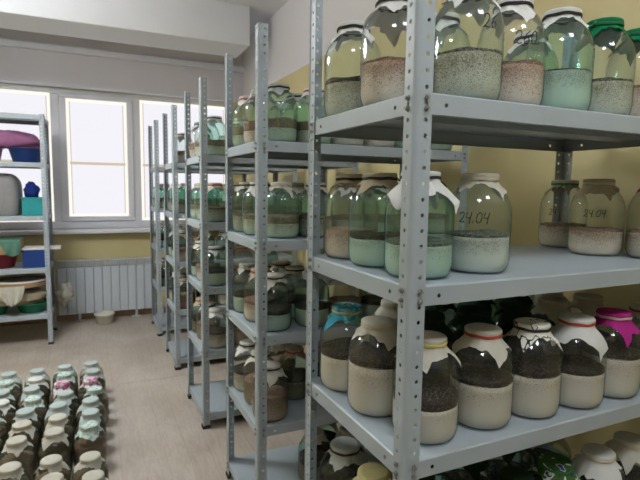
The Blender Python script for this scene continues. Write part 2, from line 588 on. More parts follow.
for (a, b, c, d) in ((WX0 + .06, -.875, 1.035, 2.325), (-.735, -.16, 1.085, 2.285), (-.025, WX1 - .06, 1.035, 2.325)):
    p = wpart('pane', MB().box(a, b, .075, .079, c, d).mesh('pane', 'pane_glass'))
    wpart('blind', MB().box(a + .025, b - .025, .062, .064, c + .025, d - .03).mesh('blind', 'blind_glow'))
    for (e, f, g, h) in ((a, a + .025, c, d), (b - .025, b, c, d), (a + .025, b - .025, c, c + .025), (a + .025, b - .025, d - .03, d)):
        wpart('blind_edge', MB().box(e, f, .062, .066, g, h).mesh('blind_edge', 'gap_glow'))
    wpart('blind_tape', MB().box(a + .02, b - .02, .054, .06, 1.622, 1.648).mesh('blind_tape', 'paper_glow'))
    for xx in (a + .03, b - .038):
        wpart('blind_tape', MB().box(xx, xx + .008, .054, .06, c + .03, d - .03).mesh('blind_tape', 'paper_glow'))
wpart('window_sill', bevel_mesh(MB().box(WX0 - .1, WX1 + .05, -.13, .05, .915, .955).mesh('window_sill', 'pvc_white'), 0.008, 3))

# ------------------------------------------------------------------ lamps of the room
def hanging_lamp(x, y, z, half, strength, label):
    t = thing('hanging_lamp', label, 'lamp', (x, y, z))
    glow = 'lamp_glow_%d' % int(strength * 10)
    if glow not in MATS:
        emit(glow, (0.94, 0.985, 1.0, 1), strength)
    h, g = half, half - .02
    m_ = MB()
    for a, b, c, d in ((-h, h, -h, -g), (-h, h, g, h), (-h, -g, -g, g), (g, h, -g, g)):
        m_.box(a, b, c, d, .02, .045)
    link('frame', m_.mesh('lamp_frame', 'lamp_white'), t)
    link('diffuser', MB().box(-g, g, -g, g, -.03, .04).mesh('lamp_diffuser', glow), t)
    for cx in (-g * .9, g * .9):
        link('cord', MB().tube([(cx, 0, .04), (cx, 0, ZC - z)], .004, 6).mesh('lamp_cord', 'lamp_white'), t)
hanging_lamp(-0.70, -1.10, 2.92, .21, LAMP_NEAR, 'square white hanging lamp over the aisle behind the camera')
hanging_lamp(0.35, -1.10, 2.92, .21, LAMP_NEAR, 'square white hanging lamp behind the camera, beside the yellow right wall')
hanging_lamp(-1.35, 2.45, 2.50, .30, LAMP_MID, 'square white hanging lamp beside the left wall, in front of the ceiling duct')

# ------------------------------------------------------------------ shelving racks
W, RH, RL, RD, LIP = 0.040, 2.0, 1.0, 0.5, 0.040
def post_mesh():
    nr = 67
    ch = RH / nr
    rad = 0.0044
    e, g, sb = 0.0115, 0.0130, 0.0026          # rounded corner bead standing proud of the two flanges
    a = perforated(W - g, RH, 1, nr, rad, lambda u, v: (g + u, sb, v))
    b = perforated(W - g, RH, 1, nr, rad, lambda u, v: (sb, g + u, v))
    mb = MB()
    mb.add(a.v, a.f)
    mb.add(b.v, b.f)
    k = 5
    arc = [(g, sb)] + [(e - e * math.sin(PI / 2 * i / k), e - e * math.cos(PI / 2 * i / k)) for i in range(k + 1)] + [(sb, g)]
    for j in range(nr):
        z0, z1 = j * ch, (j + 1) * ch
        for (xa, ya), (xb, yb) in zip(arc, arc[1:]):
            for za, zb in ((z0, z0 + ch / 2), (z0 + ch / 2, z1)):
                mb.add([(xa, ya, za), (xb, yb, za), (xb, yb, zb), (xa, ya, zb)], [(0, 1, 2, 3)])
    me = mb.mesh('post', 'rack_grey', weld=True)
    bm = bmesh.new()
    bm.from_mesh(me)
    bmesh.ops.recalc_face_normals(bm, faces=bm.faces)
    bmesh.ops.solidify(bm, geom=list(bm.faces), thickness=-0.0018)
    bmesh.ops.recalc_face_normals(bm, faces=bm.faces)
    bm.to_mesh(me)
    bm.free()
    return me
POST = post_mesh()

def shelf_mesh():
    i0 = 0.0055
    x0, x1, y0, y1 = i0, RL - i0, i0, RD - i0
    mb = MB()
    c = 0.003
    # plate with a softly broken edge, lips with bolt slots, inward return
    mb.add([(x0 + c, y0 + c, 0), (x1 - c, y0 + c, 0), (x1 - c, y1 - c, 0), (x0 + c, y1 - c, 0),
            (x0, y0, -c), (x1, y0, -c), (x1, y1, -c), (x0, y1, -c)],
           [(0, 1, 2, 3), (4, 5, 1, 0), (5, 6, 2, 1), (6, 7, 3, 2), (7, 4, 0, 3)])
    def lip(p, q, L):
        ux, uy = (q[0] - p[0]) / L, (q[1] - p[1]) / L
        at = lambda u, v: (p[0] + ux * u, p[1] + uy * u, -c - v)
        h = LIP - c
        def seg(u0, u1):
            mb.add([at(u0, 0), at(u1, 0), at(u1, h), at(u0, h)], [(3, 2, 1, 0)])
        cell = 0.03
        for s in (0.055, L - 0.055 - cell):
            pf = perforated(cell, h, 1, 1, 0.0045, lambda u, v, s=s: at(s + u, v))
            mb.add(pf.v, [tuple(reversed(f)) for f in pf.f])
        seg(0, 0.055); seg(0.055 + cell, L - 0.055 - cell); seg(L - 0.055, L)
        nx, ny = -uy, ux
        k = 0.014
        mb.add([at(0, h), at(L, h), tuple(Vector(at(L, h)) + Vector((nx * k, ny * k, 0))), tuple(Vector(at(0, h)) + Vector((nx * k, ny * k, 0)))], [(0, 1, 2, 3)])
    lip((x0, y0), (x1, y0), x1 - x0)
    lip((x1, y0), (x1, y1), y1 - y0)
    lip((x1, y1), (x0, y1), x1 - x0)
    lip((x0, y1), (x0, y0), y1 - y0)
    # underside of the plate
    t = 0.0015
    mb.add([(x0 + c, y0 + c, -t), (x1 - c, y0 + c, -t), (x1 - c, y1 - c, -t), (x0 + c, y1 - c, -t)], [(3, 2, 1, 0)])
    return mb.mesh('shelf', 'rack_grey')
SHELF = shelf_mesh()
STIFF = MB().box(.02, RL - .02, RD / 2 - .04, RD / 2 + .04, -.022, -.002).mesh('stiffener', 'rack_grey')
FOOT = bevel_mesh(MB().box(-.003, .043, -.003, .012, 0, .02).box(-.003, .012, .012, .043, 0, .02).mesh('foot', 'black_plastic'), 0.002, 1)

def hexbolt(mb, p, ax, s=1):
    """Bolt head with a nut, standing on the post's flange, axis along -x or -y."""
    for r, t0, t1, n in ((0.0058, 0, 0.0042, 6), (0.0032, 0.0042, 0.008, 8)):
        vs = []
        for t in (t0, t1):
            for k in range(n):
                a = 2 * PI * k / n + 0.3
                u, v = r * math.cos(a), r * math.sin(a)
                vs.append((p[0] + s * t, p[1] + u, p[2] + v) if ax == 0 else (p[0] + u, p[1] + s * t, p[2] + v))
        fs = [(k, (k + 1) % n, n + (k + 1) % n, n + k) for k in range(n)] + [tuple(range(n, 2 * n))]
        mb.add(vs, fs)

def make_rack(label, x, y, heights):
    t = thing('shelving_rack', label, 'shelving rack', (x, y, 0), 0, 'grey perforated shelving racks')
    corners = ((0, 0, 1, 1), (RL, 0, -1, 1), (RL, RD, -1, -1), (0, RD, 1, -1))
    for cx, cy, sx, sy in corners:
        o = link('post', POST, t, (cx, cy, 0.004))
        o.scale = (sx, sy, 1)
        f = link('foot', FOOT, t, (cx, cy, 0))
        f.scale = (sx, sy, 1)
    bm_ = MB()
    for h in heights:
        s = link('shelf', SHELF, t, (0, 0, h))
        link('stiffener', STIFF, s)
        for cx, cy, sx, sy in corners:
            for dz in (-.010, -.030):
                hexbolt(bm_, (cx + sx * .027, cy + sy * .0026, h + dz), 1, -sy)
                hexbolt(bm_, (cx + sx * .0026, cy + sy * .027, h + dz), 0, -sx)
    b = link('bolt_set', fixnormals(bm_.mesh('bolt_set', 'steel')), t)
    tag(b, 'steel bolts', kind='stuff')
    return t

H1 = [0.0856, 0.466, 0.8666, 1.2245, 1.5925]
H2 = [0.0856, 0.4653, 0.8372, 1.2087, 1.5863]
RACKS = [(0.0, 0.0, H1), (0.024, 1.017, H2), (0.0165, 2.024, H2), (0.018, 3.056, H2), (0.004, 4.018, H2)]
RNAME = ['nearest rack', 'second rack', 'third rack', 'fourth rack', 'fifth rack']
RLAB = ['large grey perforated metal rack nearest the camera, full of jars',
        'grey metal rack of jars directly behind the nearest rack',
        'third grey metal rack of jars counting away from the camera',
        'fourth grey metal rack of jars counting away from the camera',
        'fifth grey metal rack of jars, beside the radiator and window']
for (x, y, h), lab in zip(RACKS, RLAB):
    make_rack(lab, x, y, h)

# ------------------------------------------------------------------ jars
JR, JH = 0.0745, 0.221
PROF = [(0.0, 0.003), (0.050, 0.003), (0.058, 0.0), (0.0630, 0.002), (0.0695, 0.010), (0.0735, 0.022), (JR, 0.035), (JR, 0.08), (JR, 0.134),
        (0.0733, 0.148), (0.0695, 0.162), (0.0630, 0.175), (0.0548, 0.186), (0.0462, 0.195), (0.0395, 0.202), (0.0370, 0.208),
        (0.0382, 0.210), (0.0390, 0.213), (0.0390, 0.218), (0.0375, JH), (0.0355, JH - .002)]
def jar_radius(z):
    for (ra, za), (rb, zb) in zip(PROF[3:], PROF[4:]):
        if za <= z <= zb:
            return ra + (rb - ra) * (z - za) / max(1e-9, zb - za)
    return 0.0385
GLASS = {k: MB().lathe(PROF, 32).mesh('jar_' + k, k, smooth=True, weld=True) for k in ('glass_clear', 'glass_pale', 'glass_green', 'glass_dark')}

_cache = {}
def fill_mesh(z0, z1, mat, wav, seed):
    """Solid of the jar's content between z0 and z1, following the glass from inside, with an uneven top."""
    key = (round(z0, 4), round(z1, 4), mat, wav, seed)
    if key in _cache:
        return _cache[key]
    n = 28
    zs = [z0 + (z1 - z0) * i / 5 for i in range(6)] if z0 > 0.02 else [0.005, 0.010, 0.022, 0.035] + [0.035 + (z1 - 0.035) * i / 4 for i in range(1, 5)]
    mb = MB()
    vs, fs = [], []
    for j, z in enumerate(zs):
        for i in range(n):
            a = 2 * PI * i / n
            r = max(0.02, jar_radius(z) - 0.0035)
            top = 1.0 if j == len(zs) - 1 else 0.0
            bot = 1.0 if (j == 0 and z0 > 0.02) else 0.0
            w = wav * noise.noise(Vector((math.cos(a) * 1.6 + seed * 3.7, math.sin(a) * 1.6, 0.5 + bot * 2)))
            vs.append((r * math.cos(a), r * math.sin(a), z + w * (top + bot * 0.0)))
    for j in range(len(zs) - 1):
        for i in range(n):
            fs.append((j * n + i, j * n + (i + 1) % n, (j + 1) * n + (i + 1) % n, (j + 1) * n + i))
    fs.append(tuple(reversed(range(n))))
    base = (len(zs) - 1) * n
    k = base + n
    for ring, fr in enumerate((0.66, 0.33)):
        for i in range(n):
            a = 2 * PI * i / n
            r = (jar_radius(zs[-1]) - 0.0035) * fr
            vs.append((r * math.cos(a), r * math.sin(a), z1 + wav * noise.noise(Vector((math.cos(a) * fr * 2 + seed, math.sin(a) * fr * 2, seed * 1.3)))))
    for i in range(n):
        fs.append((base + i, base + (i + 1) % n, k + (i + 1) % n, k + i))
        fs.append((k + i, k + (i + 1) % n, k + n + (i + 1) % n, k + n + i))
    fs.append(tuple(k + n + i for i in range(n)))
    me = mb.add(vs, fs).mesh('fill', mat, smooth=True)
    _cache[key] = me
    return me

def cover_mesh(seed, a, mat, folds, hang, flare=0.0):
    """Square of cloth tied over the jar's mouth: flat lid, gathered neck, skirt with four hanging corners."""
    key = ('cover', seed, a, mat, folds, hang, flare)
    if key in _cache:
        return _cache[key]
    R = random.Random(seed * 101 + 7)
    n = 72
    ph = R.uniform(0, 6.28)
    sh = [R.uniform(0.85, 1.15) for _ in range(4)]
    offx, offy = R.uniform(-.008, .008), R.uniform(-.008, .008)
    vs = [(0, 0, JH + 0.0055)]
    head = [(0.016, JH + .0053), (0.030, JH + .0047), (0.0400, JH + .0038), (0.0424, JH + .001), (0.0424, JH - .004), (0.0402, JH - .0095)]
    for r, z in head:
        for i in range(n):
            th = 2 * PI * i / n
            cr = 0.0008 * math.sin(folds * th + ph) * (1 if z < JH else 0)
            vs.append(((r + cr) * math.cos(th), (r + cr) * math.sin(th), z + 0.0006 * noise.noise(Vector((math.cos(th) * 3, math.sin(th) * 3, r * 90 + seed)))))
    K = 8
    for j in range(1, K + 1):
        u = j / K
        for i in range(n):
            th = 2 * PI * i / n
            q = int((th + PI / 4) / (PI / 2)) % 4
            d = a * sh[q] / max(abs(math.cos(th)), abs(math.sin(th)))
            d += offx * math.cos(th) + offy * math.sin(th)
            l = max(0.010, d - 0.056 + 0.010 * noise.noise(Vector((math.cos(th) * 5, math.sin(th) * 5, seed * 2.0))))
            f = math.sin(folds * th + ph) + 0.6 * math.sin((folds * 2 - 1) * th + ph * 2.3)
            fl = hang + 0.12 * f + 0.10 * noise.noise(Vector((math.cos(th) * 2, math.sin(th) * 2, seed)))
            ang = min(1.5, fl * (1.30 - 0.35 * u))
            r = 0.0402 + u * l * math.cos(ang) + 0.0055 * f * u
            z = JH - 0.0115 - u * l * math.sin(ang)
            jr = jar_radius(z)
            r = min(max(r, jr + 0.0012 + 0.0008 * u), jr + 0.002 + (0.006 + flare) * u * (1 + f), 0.0752 + flare)
            r = max(r, jr + 0.0004)
            vs.append((r * math.cos(th), r * math.sin(th), z))
    fs = [(0, 1 + i, 1 + (i + 1) % n) for i in range(n)]
    for j in range(len(head) + K - 1):
        for i in range(n):
            p, q = 1 + j * n + i, 1 + j * n + (i + 1) % n
            fs.append((p, p + n, q + n, q))
    me = MB().add(vs, fs).mesh('cover', mat, smooth=True)
    _cache[key] = me
    return me

def band_mesh(mat, tails):
    key = ('band', mat, tails)
    if key in _cache:
        return _cache[key]
    mb = MB()
    for zc in (JH - .0075, JH - .0105):
        mb.tube([(0.0418 * math.cos(2 * PI * i / 36), 0.0418 * math.sin(2 * PI * i / 36), zc + 0.0008 * math.sin(i)) for i in range(36)], 0.0019, 6, True)
    if tails:
        mb.lathe([(0.0, -.005), (0.004, -.003), (0.0055, 0), (0.004, .003), (0, .005)], 8, 0.0455, 0, JH - .009)
        mb.tube([(0.0455, 0, JH - .009), (0.056, .008, JH - .006), (0.063, .012, JH - .010), (0.070, .020, JH - .014)], 0.0015, 5)
        mb.tube([(0.0455, 0, JH - .009), (0.056, -.010, JH - .013), (0.062, -.020, JH - .020), (0.066, -.024, JH - .028)], 0.0015, 5)
    me = mb.mesh('band', mat, smooth=True)
    _cache[key] = me
    return me

# single-stroke handwriting
GLYPH = {
    '0': [[(.5, 1), (.15, .8), (.05, .45), (.2, .08), (.5, 0), (.8, .12), (.92, .5), (.8, .88), (.5, 1)]],
    '2': [[(.08, .75), (.25, .96), (.6, 1), (.8, .8), (.7, .5), (.35, .2), (.05, .02), (.3, .12), (.6, .02), (.95, .08)]],
    '4': [[(.2, 1), (.08, .5), (.5, .45), (.85, .5)], [(.85, 1), (.72, .5), (.68, -.1)]],
    '5': [[(.9, 1), (.3, 1), (.2, .58), (.6, .62), (.85, .38), (.65, .06), (.1, .0)]],
    '6': [[(.85, .98), (.4, .75), (.12, .3), (.3, .02), (.7, .05), (.85, .3), (.6, .5), (.2, .35)]],
    '.': [[(.1, .0), (.2, .1)]],
}
def inscription_mesh(text, az, z, h):
    mb = MB()
    wd = [0.32 if c == '.' else 0.66 for c in text]
    tot = sum(wd) * h
    u0 = -tot / 2
    for c, w in zip(text, wd):
        for st in GLYPH[c]:
            pts = []
            for (a, b), (a2, b2) in zip(st, st[1:] + [st[-1]]):
                for t in ((0, .5) if (a, b) != (a2, b2) else (0,)):
                    u = u0 + (a + (a2 - a) * t) * h * 0.62 + b * h * 0.12
                    zz = z + (b + (b2 - b) * t) * h
                    r = jar_radius(zz) + 0.0006
                    an = az + u / r
                    pts.append((r * math.cos(an), r * math.sin(an), zz))
            mb.tube(pts, 0.0011, 5)
        u0 += w * h
    return mb.mesh('inscription', 'ink')

ORD = ['first', 'second', 'third', 'fourth', 'fifth', 'sixth', 'seventh', 'eighth', 'ninth', 'tenth', 'eleventh', 'twelfth']
CLOTHNAME = {'cloth_white': 'white cloth', 'cloth_cream': 'cream cloth', 'cloth_beige': 'beige cloth', 'cloth_grey': 'grey cloth', 'cloth_green': 'bright green cloth',
             'cloth_darkgreen': 'dark green cloth', 'cloth_magenta': 'magenta cloth', 'cloth_yellow': 'pale yellow cloth', 'print_teal': 'teal printed cloth',
             'print_lines': 'black-lined white cloth', 'print_greenblue': 'printed green cloth', 'print_mint': 'mint printed cloth', 'print_pink': 'pink printed cloth', 'cloth_bluegrey': 'blue-grey cloth'}
GLASSNAME = {'glass_clear': 'clear', 'glass_pale': 'pale green', 'glass_green': 'green', 'glass_dark': 'dark green'}

def jar(label, group, x, y, z, rot, gl, meal, level, debris=None, dthick=0.012, cov='cloth_white', size=0.092, folds=7, hang=0.95, band='band_black', tails=False, seed=0, text=None, flare=0.0):
    """text = (string, azimuth in world, height on the jar, letter height)"""
    t = thing('glass_jar', label, 'jar', (x, y, z), 0, group)
    link('glass', GLASS[gl], t)
    wav = 0.004
    s = seed % 5
    link('meal', fill_mesh(0.005, level, meal, wav if not debris else 0.003, s), t)
    if debris:
        link('chaff_layer', fill_mesh(level - 0.001, level + dthick, debris, 0.006, s + 1), t)
    if cov:
        link('cloth_cover', cover_mesh(seed % 7, size * 0.88, cov, folds, hang, flare), t, None, (0, 0, rot))
        link('tie', band_mesh(band, tails), t, None, (0, 0, rot + 0.7))
    if text:
        link('inscription', inscription_mesh(text[0], text[1], text[2], text[3]), t)
    return t

SHN = ['bottom shelf', 'fourth shelf', 'third shelf', 'second shelf', 'top shelf']
def toward_camera(x, y):
    return math.atan2(CAM_POS.y - y, CAM_POS.x - x)

def place(rack, shelf, row, idx, lx, ly, **kw):
    rx, ry, hs = RACKS[rack]
    gl, cov = kw['gl'], kw.get('cov', 'cloth_white')
    lab = '%s jar, %s, %s, %s, %s in %s row from aisle' % (GLASSNAME[gl], CLOTHNAME[cov], RNAME[rack], SHN[shelf], ORD[idx], row)
    lab = kw.pop('label', lab)
    tx = kw.pop('text', None)
    x, y = rx + lx, ry + ly
    tall = kw.pop('tall', 1.065 if (rack == 0 and shelf == 4) else 1.0)
    if rack == 0 and shelf == 4:
        kw['size'] = kw.get('size', .092) * .92
    if tx:
        tx = (tx[0], toward_camera(x, y) + tx[1], tx[2], tx[3])
    o = jar(lab, 'jars on the ' + RNAME[rack], x, y, hs[shelf], kw.pop('rot', rnd.uniform(0, 6.28)), text=tx, **kw)
    o.scale = (1, 1, tall)
    return o

S4, S3, S2, S1, S0 = 4, 3, 2, 1, 0
# --- nearest rack, top shelf
P = lambda *a, **k: place(0, *a, **k)
P(S4, 'front', 0, .183, .082, gl='glass_pale', meal='meal_speckled', level=.088, debris='chaff_grey', dthick=.005, seed=1, text=('26', .62, .128, .026))
P(S4, 'front', 1, .331, .106, gl='glass_clear', meal='meal_reddish', level=.086, debris='chaff_brown', dthick=.006, seed=2, text=('260', .42, .122, .026), rot=.4)
P(S4, 'front', 2, .480, .100, gl='glass_green', meal='meal_white', level=.088, debris='chaff_grey', dthick=.003, seed=3, rot=.9)
P(S4, 'front', 3, .629, .100, gl='glass_pale', meal='meal_speckled', level=.080, debris='chaff_grey', dthick=.005, seed=4, cov='cloth_green', band='band_green', size=.086, tails=True, rot=2.6)
P(S4, 'front', 4, .779, .105, gl='glass_clear', meal='meal_reddish', level=.080, debris='chaff_brown', dthick=.004, seed=5, cov='cloth_green', band='band_green', size=.086)
P(S4, 'middle', 0, .082, .206, gl='glass_clear', meal='meal_reddish', level=.086, debris='chaff_brown', dthick=.005, seed=6, rot=.2, size=.098)
P(S4, 'back', 0, .088, .408, gl='glass_pale', meal='meal_speckled', level=.080, debris='chaff_dark', dthick=.010, seed=2, size=.086, rot=1.0)
P(S4, 'middle', 1, .250, .255, gl='glass_pale', meal='meal_speckled', level=.080, debris='chaff_grey', dthick=.004, seed=3)
P(S4, 'middle', 2, .552, .258, gl='glass_green', meal='meal_white', level=.070, debris='chaff_grey', dthick=.004, seed=0)
# --- nearest rack, second shelf
P(S3, 'front', 0, .099, .112, gl='glass_green', meal='meal_white', level=.072, debris='chaff_grey', dthick=.006, seed=1, size=.116, tails=True, rot=-.35, flare=.009, hang=.8)
P(S3, 'front', 1, .272, .122, gl='glass_pale', meal='meal_white', level=.084, debris='chaff_grey', dthick=.005, seed=4, size=.080, cov='cloth_cream', band='band_cream', text=('24.04', -.12, .116, .023), rot=.9)
P(S3, 'middle', 0, .098, .275, gl='glass_green', meal='meal_white', level=.068, debris='chaff_dark', dthick=.010, seed=2, cov='cloth_beige', size=.080, tails=True, rot=5.6)
P(S3, 'back', 0, .100, .424, gl='glass_clear', meal='meal_pinkish', level=.078, debris=None, seed=3, cov='cloth_beige', size=.078, tails=True)
P(S3, 'front', 2, .835, .234, gl='glass_clear', meal='meal_pinkish', level=.074, debris='chaff_brown', dthick=.004, seed=5, cov='cloth_beige', band='band_cream', size=.084, text=('24.04', -.08, .116, .020))
P(S3, 'front', 3, .926, .112, gl='glass_clear', meal='meal_pinkish', level=.074, debris='chaff_brown', dthick=.004, seed=6, cov='cloth_magenta', band='band_cream', size=.084)
P(S3, 'back', 1, .920, .420, gl='glass_clear', meal='meal_pinkish', level=.072, debris='chaff_brown', dthick=.005, seed=0, cov='cloth_beige', band='band_green', size=.080, tails=True, rot=3.2, text=('24', -.45, .110, .020))
# --- nearest rack, third shelf
P(S2, 'front', 0, .122, .098, gl='glass_clear', meal='meal_beige', level=.080, debris='chaff_dark', dthick=.018, seed=1, cov='cloth_cream', band='band_yellow', size=.088, rot=.15, text=('05.05', .32, .114, .018))
P(S2, 'front', 1, .284, .100, gl='glass_clear', meal='meal_beige', level=.106, debris='chaff_dark', dthick=.008, seed=2, cov='cloth_cream', band='band_red', size=.094, rot=.55)
P(S2, 'front', 2, .436, .095, gl='glass_clear', meal='meal_beige', level=.106, debris='chaff_dark', dthick=.012, seed=3, cov='print_lines', band='band_black', size=.094, rot=1.3, tails=True, text=('05', .30, .108, .020))
P(S2, 'front', 3, .588, .088, gl='glass_clear', meal='meal_beige', level=.092, debris='chaff_dark', dthick=.008, seed=4, cov='cloth_white', band='band_red', size=.110, rot=.75, hang=1.05, flare=.0)
P(S2, 'front', 4, .738, .092, gl='glass_clear', meal='meal_beige', level=.110, debris='chaff_dark', dthick=.010, seed=5, cov='cloth_magenta', band='band_cream', size=.088, rot=.3)
P(S2, 'front', 5, .890, .098, gl='glass_clear', meal='meal_beige', level=.108, debris='chaff_dark', dthick=.012, seed=6, cov='cloth_cream', band='band_red', size=.096)
P(S2, 'middle', 0, .090, .252, gl='glass_clear', meal='meal_beige', level=.124, debris='chaff_dark', dthick=.014, seed=0, cov='cloth_cream', band='band_cream', size=.088, rot=.6)
P(S2, 'back', 0, .088, .412, gl='glass_clear', meal='meal_beige', level=.095, debris='chaff_dark', dthick=.016, seed=3, cov='print_teal', band='band_cream', size=.098, rot=.9)
for k, (cv, g) in enumerate((('cloth_darkgreen', 'glass_dark'), ('cloth_darkgreen', 'glass_dark'), ('cloth_darkgreen', 'glass_dark'), ('cloth_cream', 'glass_clear'), ('cloth_cream', 'glass_clear'))):
    P(S2, 'middle', k + 1, .245 + .153 * k, .258, gl=g, meal='meal_brown', level=.085, debris='chaff_dark', dthick=.02, seed=k, cov=cv, band='band_black' if k < 3 else 'band_cream', size=.098)
    P(S2, 'back', k + 1, .250 + .155 * k, .418, gl='glass_dark', meal='meal_brown', level=.085, debris='chaff_dark', dthick=.02, seed=k + 2, cov='cloth_cream' if k in (0, 4) else 'cloth_darkgreen', band='band_cream', size=.090)
# --- nearest rack, fourth shelf: only the covers show
for k, (cv, bd, g) in enumerate((('cloth_cream', 'band_cream', 'glass_clear'), ('cloth_darkgreen', 'band_black', 'glass_dark'), ('cloth_darkgreen', 'band_black', 'glass_dark'), ('print_greenblue', 'band_green', 'glass_dark'), ('cloth_white', 'band_cream', 'glass_clear'), ('cloth_cream', 'band_cream', 'glass_clear'))):
    P(S1, 'front', k, .110 + .155 * k, .10 + .012 * (k % 2), gl=g, meal='meal_brown', level=.09, debris='chaff_dark', dthick=.02, seed=k + 1, cov=cv, band=bd, size=.098)
P(S1, 'middle', 0, .096, .262, gl='glass_clear', meal='meal_brown', level=.095, debris='chaff_dark', dthick=.03, seed=2, cov='cloth_yellow', band='band_cream', size=.094)
P(S1, 'back', 0, .092, .415, gl='glass_dark', meal='meal_brown', level=.09, debris='chaff_dark', dthick=.02, seed=5, cov='cloth_grey', band='band_black', size=.090, tails=True)
for k in range(4):
    P(S1, 'middle', k + 1, .255 + .155 * k, .265, gl='glass_dark', meal='meal_brown', level=.09, debris='chaff_dark', dthick=.02, seed=k, cov='cloth_beige' if k > 2 else 'cloth_darkgreen', band='band_black', size=.094)

# --- the other racks
MIX = {
    S4: [('glass_clear', 'meal_reddish', 'chaff_brown', .055, .040, 'cloth_grey'), ('glass_green', 'meal_speckled', 'chaff_brown', .055, .036, 'cloth_grey'), ('glass_green', 'meal_pinkish', 'chaff_brown', .055, .034, 'cloth_white'), ('glass_pale', 'meal_reddish', 'chaff_brown', .060, .032, 'cloth_cream')],
    S3: [('glass_green', 'meal_pinkish', 'chaff_brown', .070, .018, 'cloth_white'), ('glass_green', 'meal_pinkish', 'chaff_brown', .060, .030, 'cloth_cream'), ('glass_dark', 'meal_reddish', 'chaff_brown', .075, .010, 'cloth_cream')],
    S2: [('glass_clear', 'meal_pinkish', 'chaff_brown', .080, .015, 'cloth_beige'), ('glass_dark', 'meal_white', 'chaff_dark', .070, .015, 'cloth_cream'), ('glass_dark', 'meal_beige', 'chaff_dark', .075, .012, 'cloth_grey')],
    S1: [('glass_clear', 'meal_brown', 'chaff_brown', .095, .012, 'cloth_cream'), ('glass_dark', 'meal_brown', 'chaff_dark', .085, .02, 'cloth_beige'), ('glass_pale', 'meal_pinkish', 'chaff_dark', .085, .012, 'cloth_white')],
    S0: [('glass_dark', 'meal_brown', 'chaff_dark', .09, .02, 'cloth_cream')],
}
def pick(rack, shelf, k):
    g, ml, db, lv, th, cv = MIX[shelf][k % len(MIX[shelf])]
    return dict(gl=g, meal=ml, debris=db, level=lv, dthick=th, cov=cv, band=['band_black', 'band_cream', 'band_black', 'band_red'][(k + rack + shelf) % 4], size=[.080, .086, .092, .076][(k * 3 + rack) % 4], seed=k * 2 + rack + shelf)
# second rack, set jar by jar where it shows
for sh, xs in ((S4, (.118, .270, .425, .580, .735, .890)), (S3, (.140, .292, .446, .600, .755, .905)), (S2, (.100, .272, .428, .583, .738, .893))):
    for k, x in enumerate(xs):
        place(1, sh, 'front', k, x, .100 + .02 * (sh == S3), **pick(1, sh, k + 1))
for sh, n in ((S4, 2), (S3, 2), (S2, 2), (S1, 2)):
    for k in range(n):
        place(1, sh, 'middle', k, .094 + .160 * k, .252 + .016 * (sh == S3), **pick(1, sh, k))
        place(1, sh, 'back', k, .090 + .162 * k, .418, **pick(1, sh, k + 2))
place(1, S1, 'front', 0, .085, .092, **{**pick(1, S1, 0), 'cov': 'cloth_cream', 'size': .094, 'rot': .4})
place(1, S1, 'middle', 2, .416, .262, **pick(1, S1, 1))
place(1, S0, 'front', 0, .330, .180, **pick(1, S0, 0))
place(1, S0, 'front', 1, .490, .150, **{**pick(1, S0, 0), 'cov': 'cloth_grey', 'seed': 4})
place(1, S0, 'middle', 0, .440, .315, **{**pick(1, S0, 0), 'cov': 'cloth_beige', 'seed': 5})
# third to fifth racks
for rk in (2, 3, 4):
    for sh in (S4, S3, S2, S1):
        nf = 4 if sh in (S4, S3) else 3
        for k in range(nf):
            if sh == S4 and rk == 4:
                continue
            place(rk, sh, 'front', k, .100 + .158 * k, .095 + .008 * ((k + rk) % 2), **pick(rk, sh, k + rk))
        if not (sh == S4 and rk > 2):
            place(rk, sh, 'middle', 0, .092, .256, **pick(rk, sh, rk + 1))
            place(rk, sh, 'back', 0, .090, .415, **pick(rk, sh, rk + 2))

# --- jars standing on the floor, in four files along the aisle
FLOOR = [
    [(-.568, 2.81), (-.560, 2.652), (-.575, 2.490), (-.552, 2.334), (-.574, 2.174), (-.575, 2.013), (-.581, 1.855), (-.578, 1.536), (-.567, 1.368)],
    [(-.726, 2.805), (-.720, 2.652), (-.730, 2.500), (-.705, 2.330), (-.734, 2.170), (-.728, 2.008), (-.735, 1.848), (-.732, 1.572), (-.720, 1.413)],
    [(-.884, 2.790), (-.878, 2.634), (-.888, 2.475), (-.868, 2.318), (-.888, 2.155), (-.886, 1.995), (-.890, 1.825), (-.886, 1.575), (-.876, 1.420)],
    [(-1.042, 2.795), (-1.034, 2.640), (-1.040, 2.482), (-1.022, 2.325), (-1.045, 2.160), (-1.042, 2.000), (-1.046, 1.835), (-1.042, 1.590), (-1.034, 1.428)],
]
FCOV = [
    ['cloth_bluegrey', 'cloth_bluegrey', 'print_pink', 'print_mint', 'cloth_bluegrey', 'cloth_bluegrey', 'print_mint', 'cloth_cream', 'cloth_cream'],
    ['cloth_bluegrey', 'print_mint', 'print_pink', 'cloth_bluegrey', 'cloth_bluegrey', 'cloth_cream', 'cloth_cream', 'cloth_cream', 'cloth_cream'],
    ['cloth_bluegrey', 'cloth_white', 'cloth_bluegrey', 'print_mint', 'cloth_bluegrey', 'cloth_cream', 'cloth_cream', 'cloth_cream', 'cloth_cream'],
    ['cloth_bluegrey', 'print_mint', 'cloth_bluegrey', 'cloth_white', 'print_mint', 'cloth_bluegrey', 'cloth_cream', 'cloth_cream', 'cloth_cream'],
]
FILE = ['aisle-side', 'second', 'third', 'fourth']
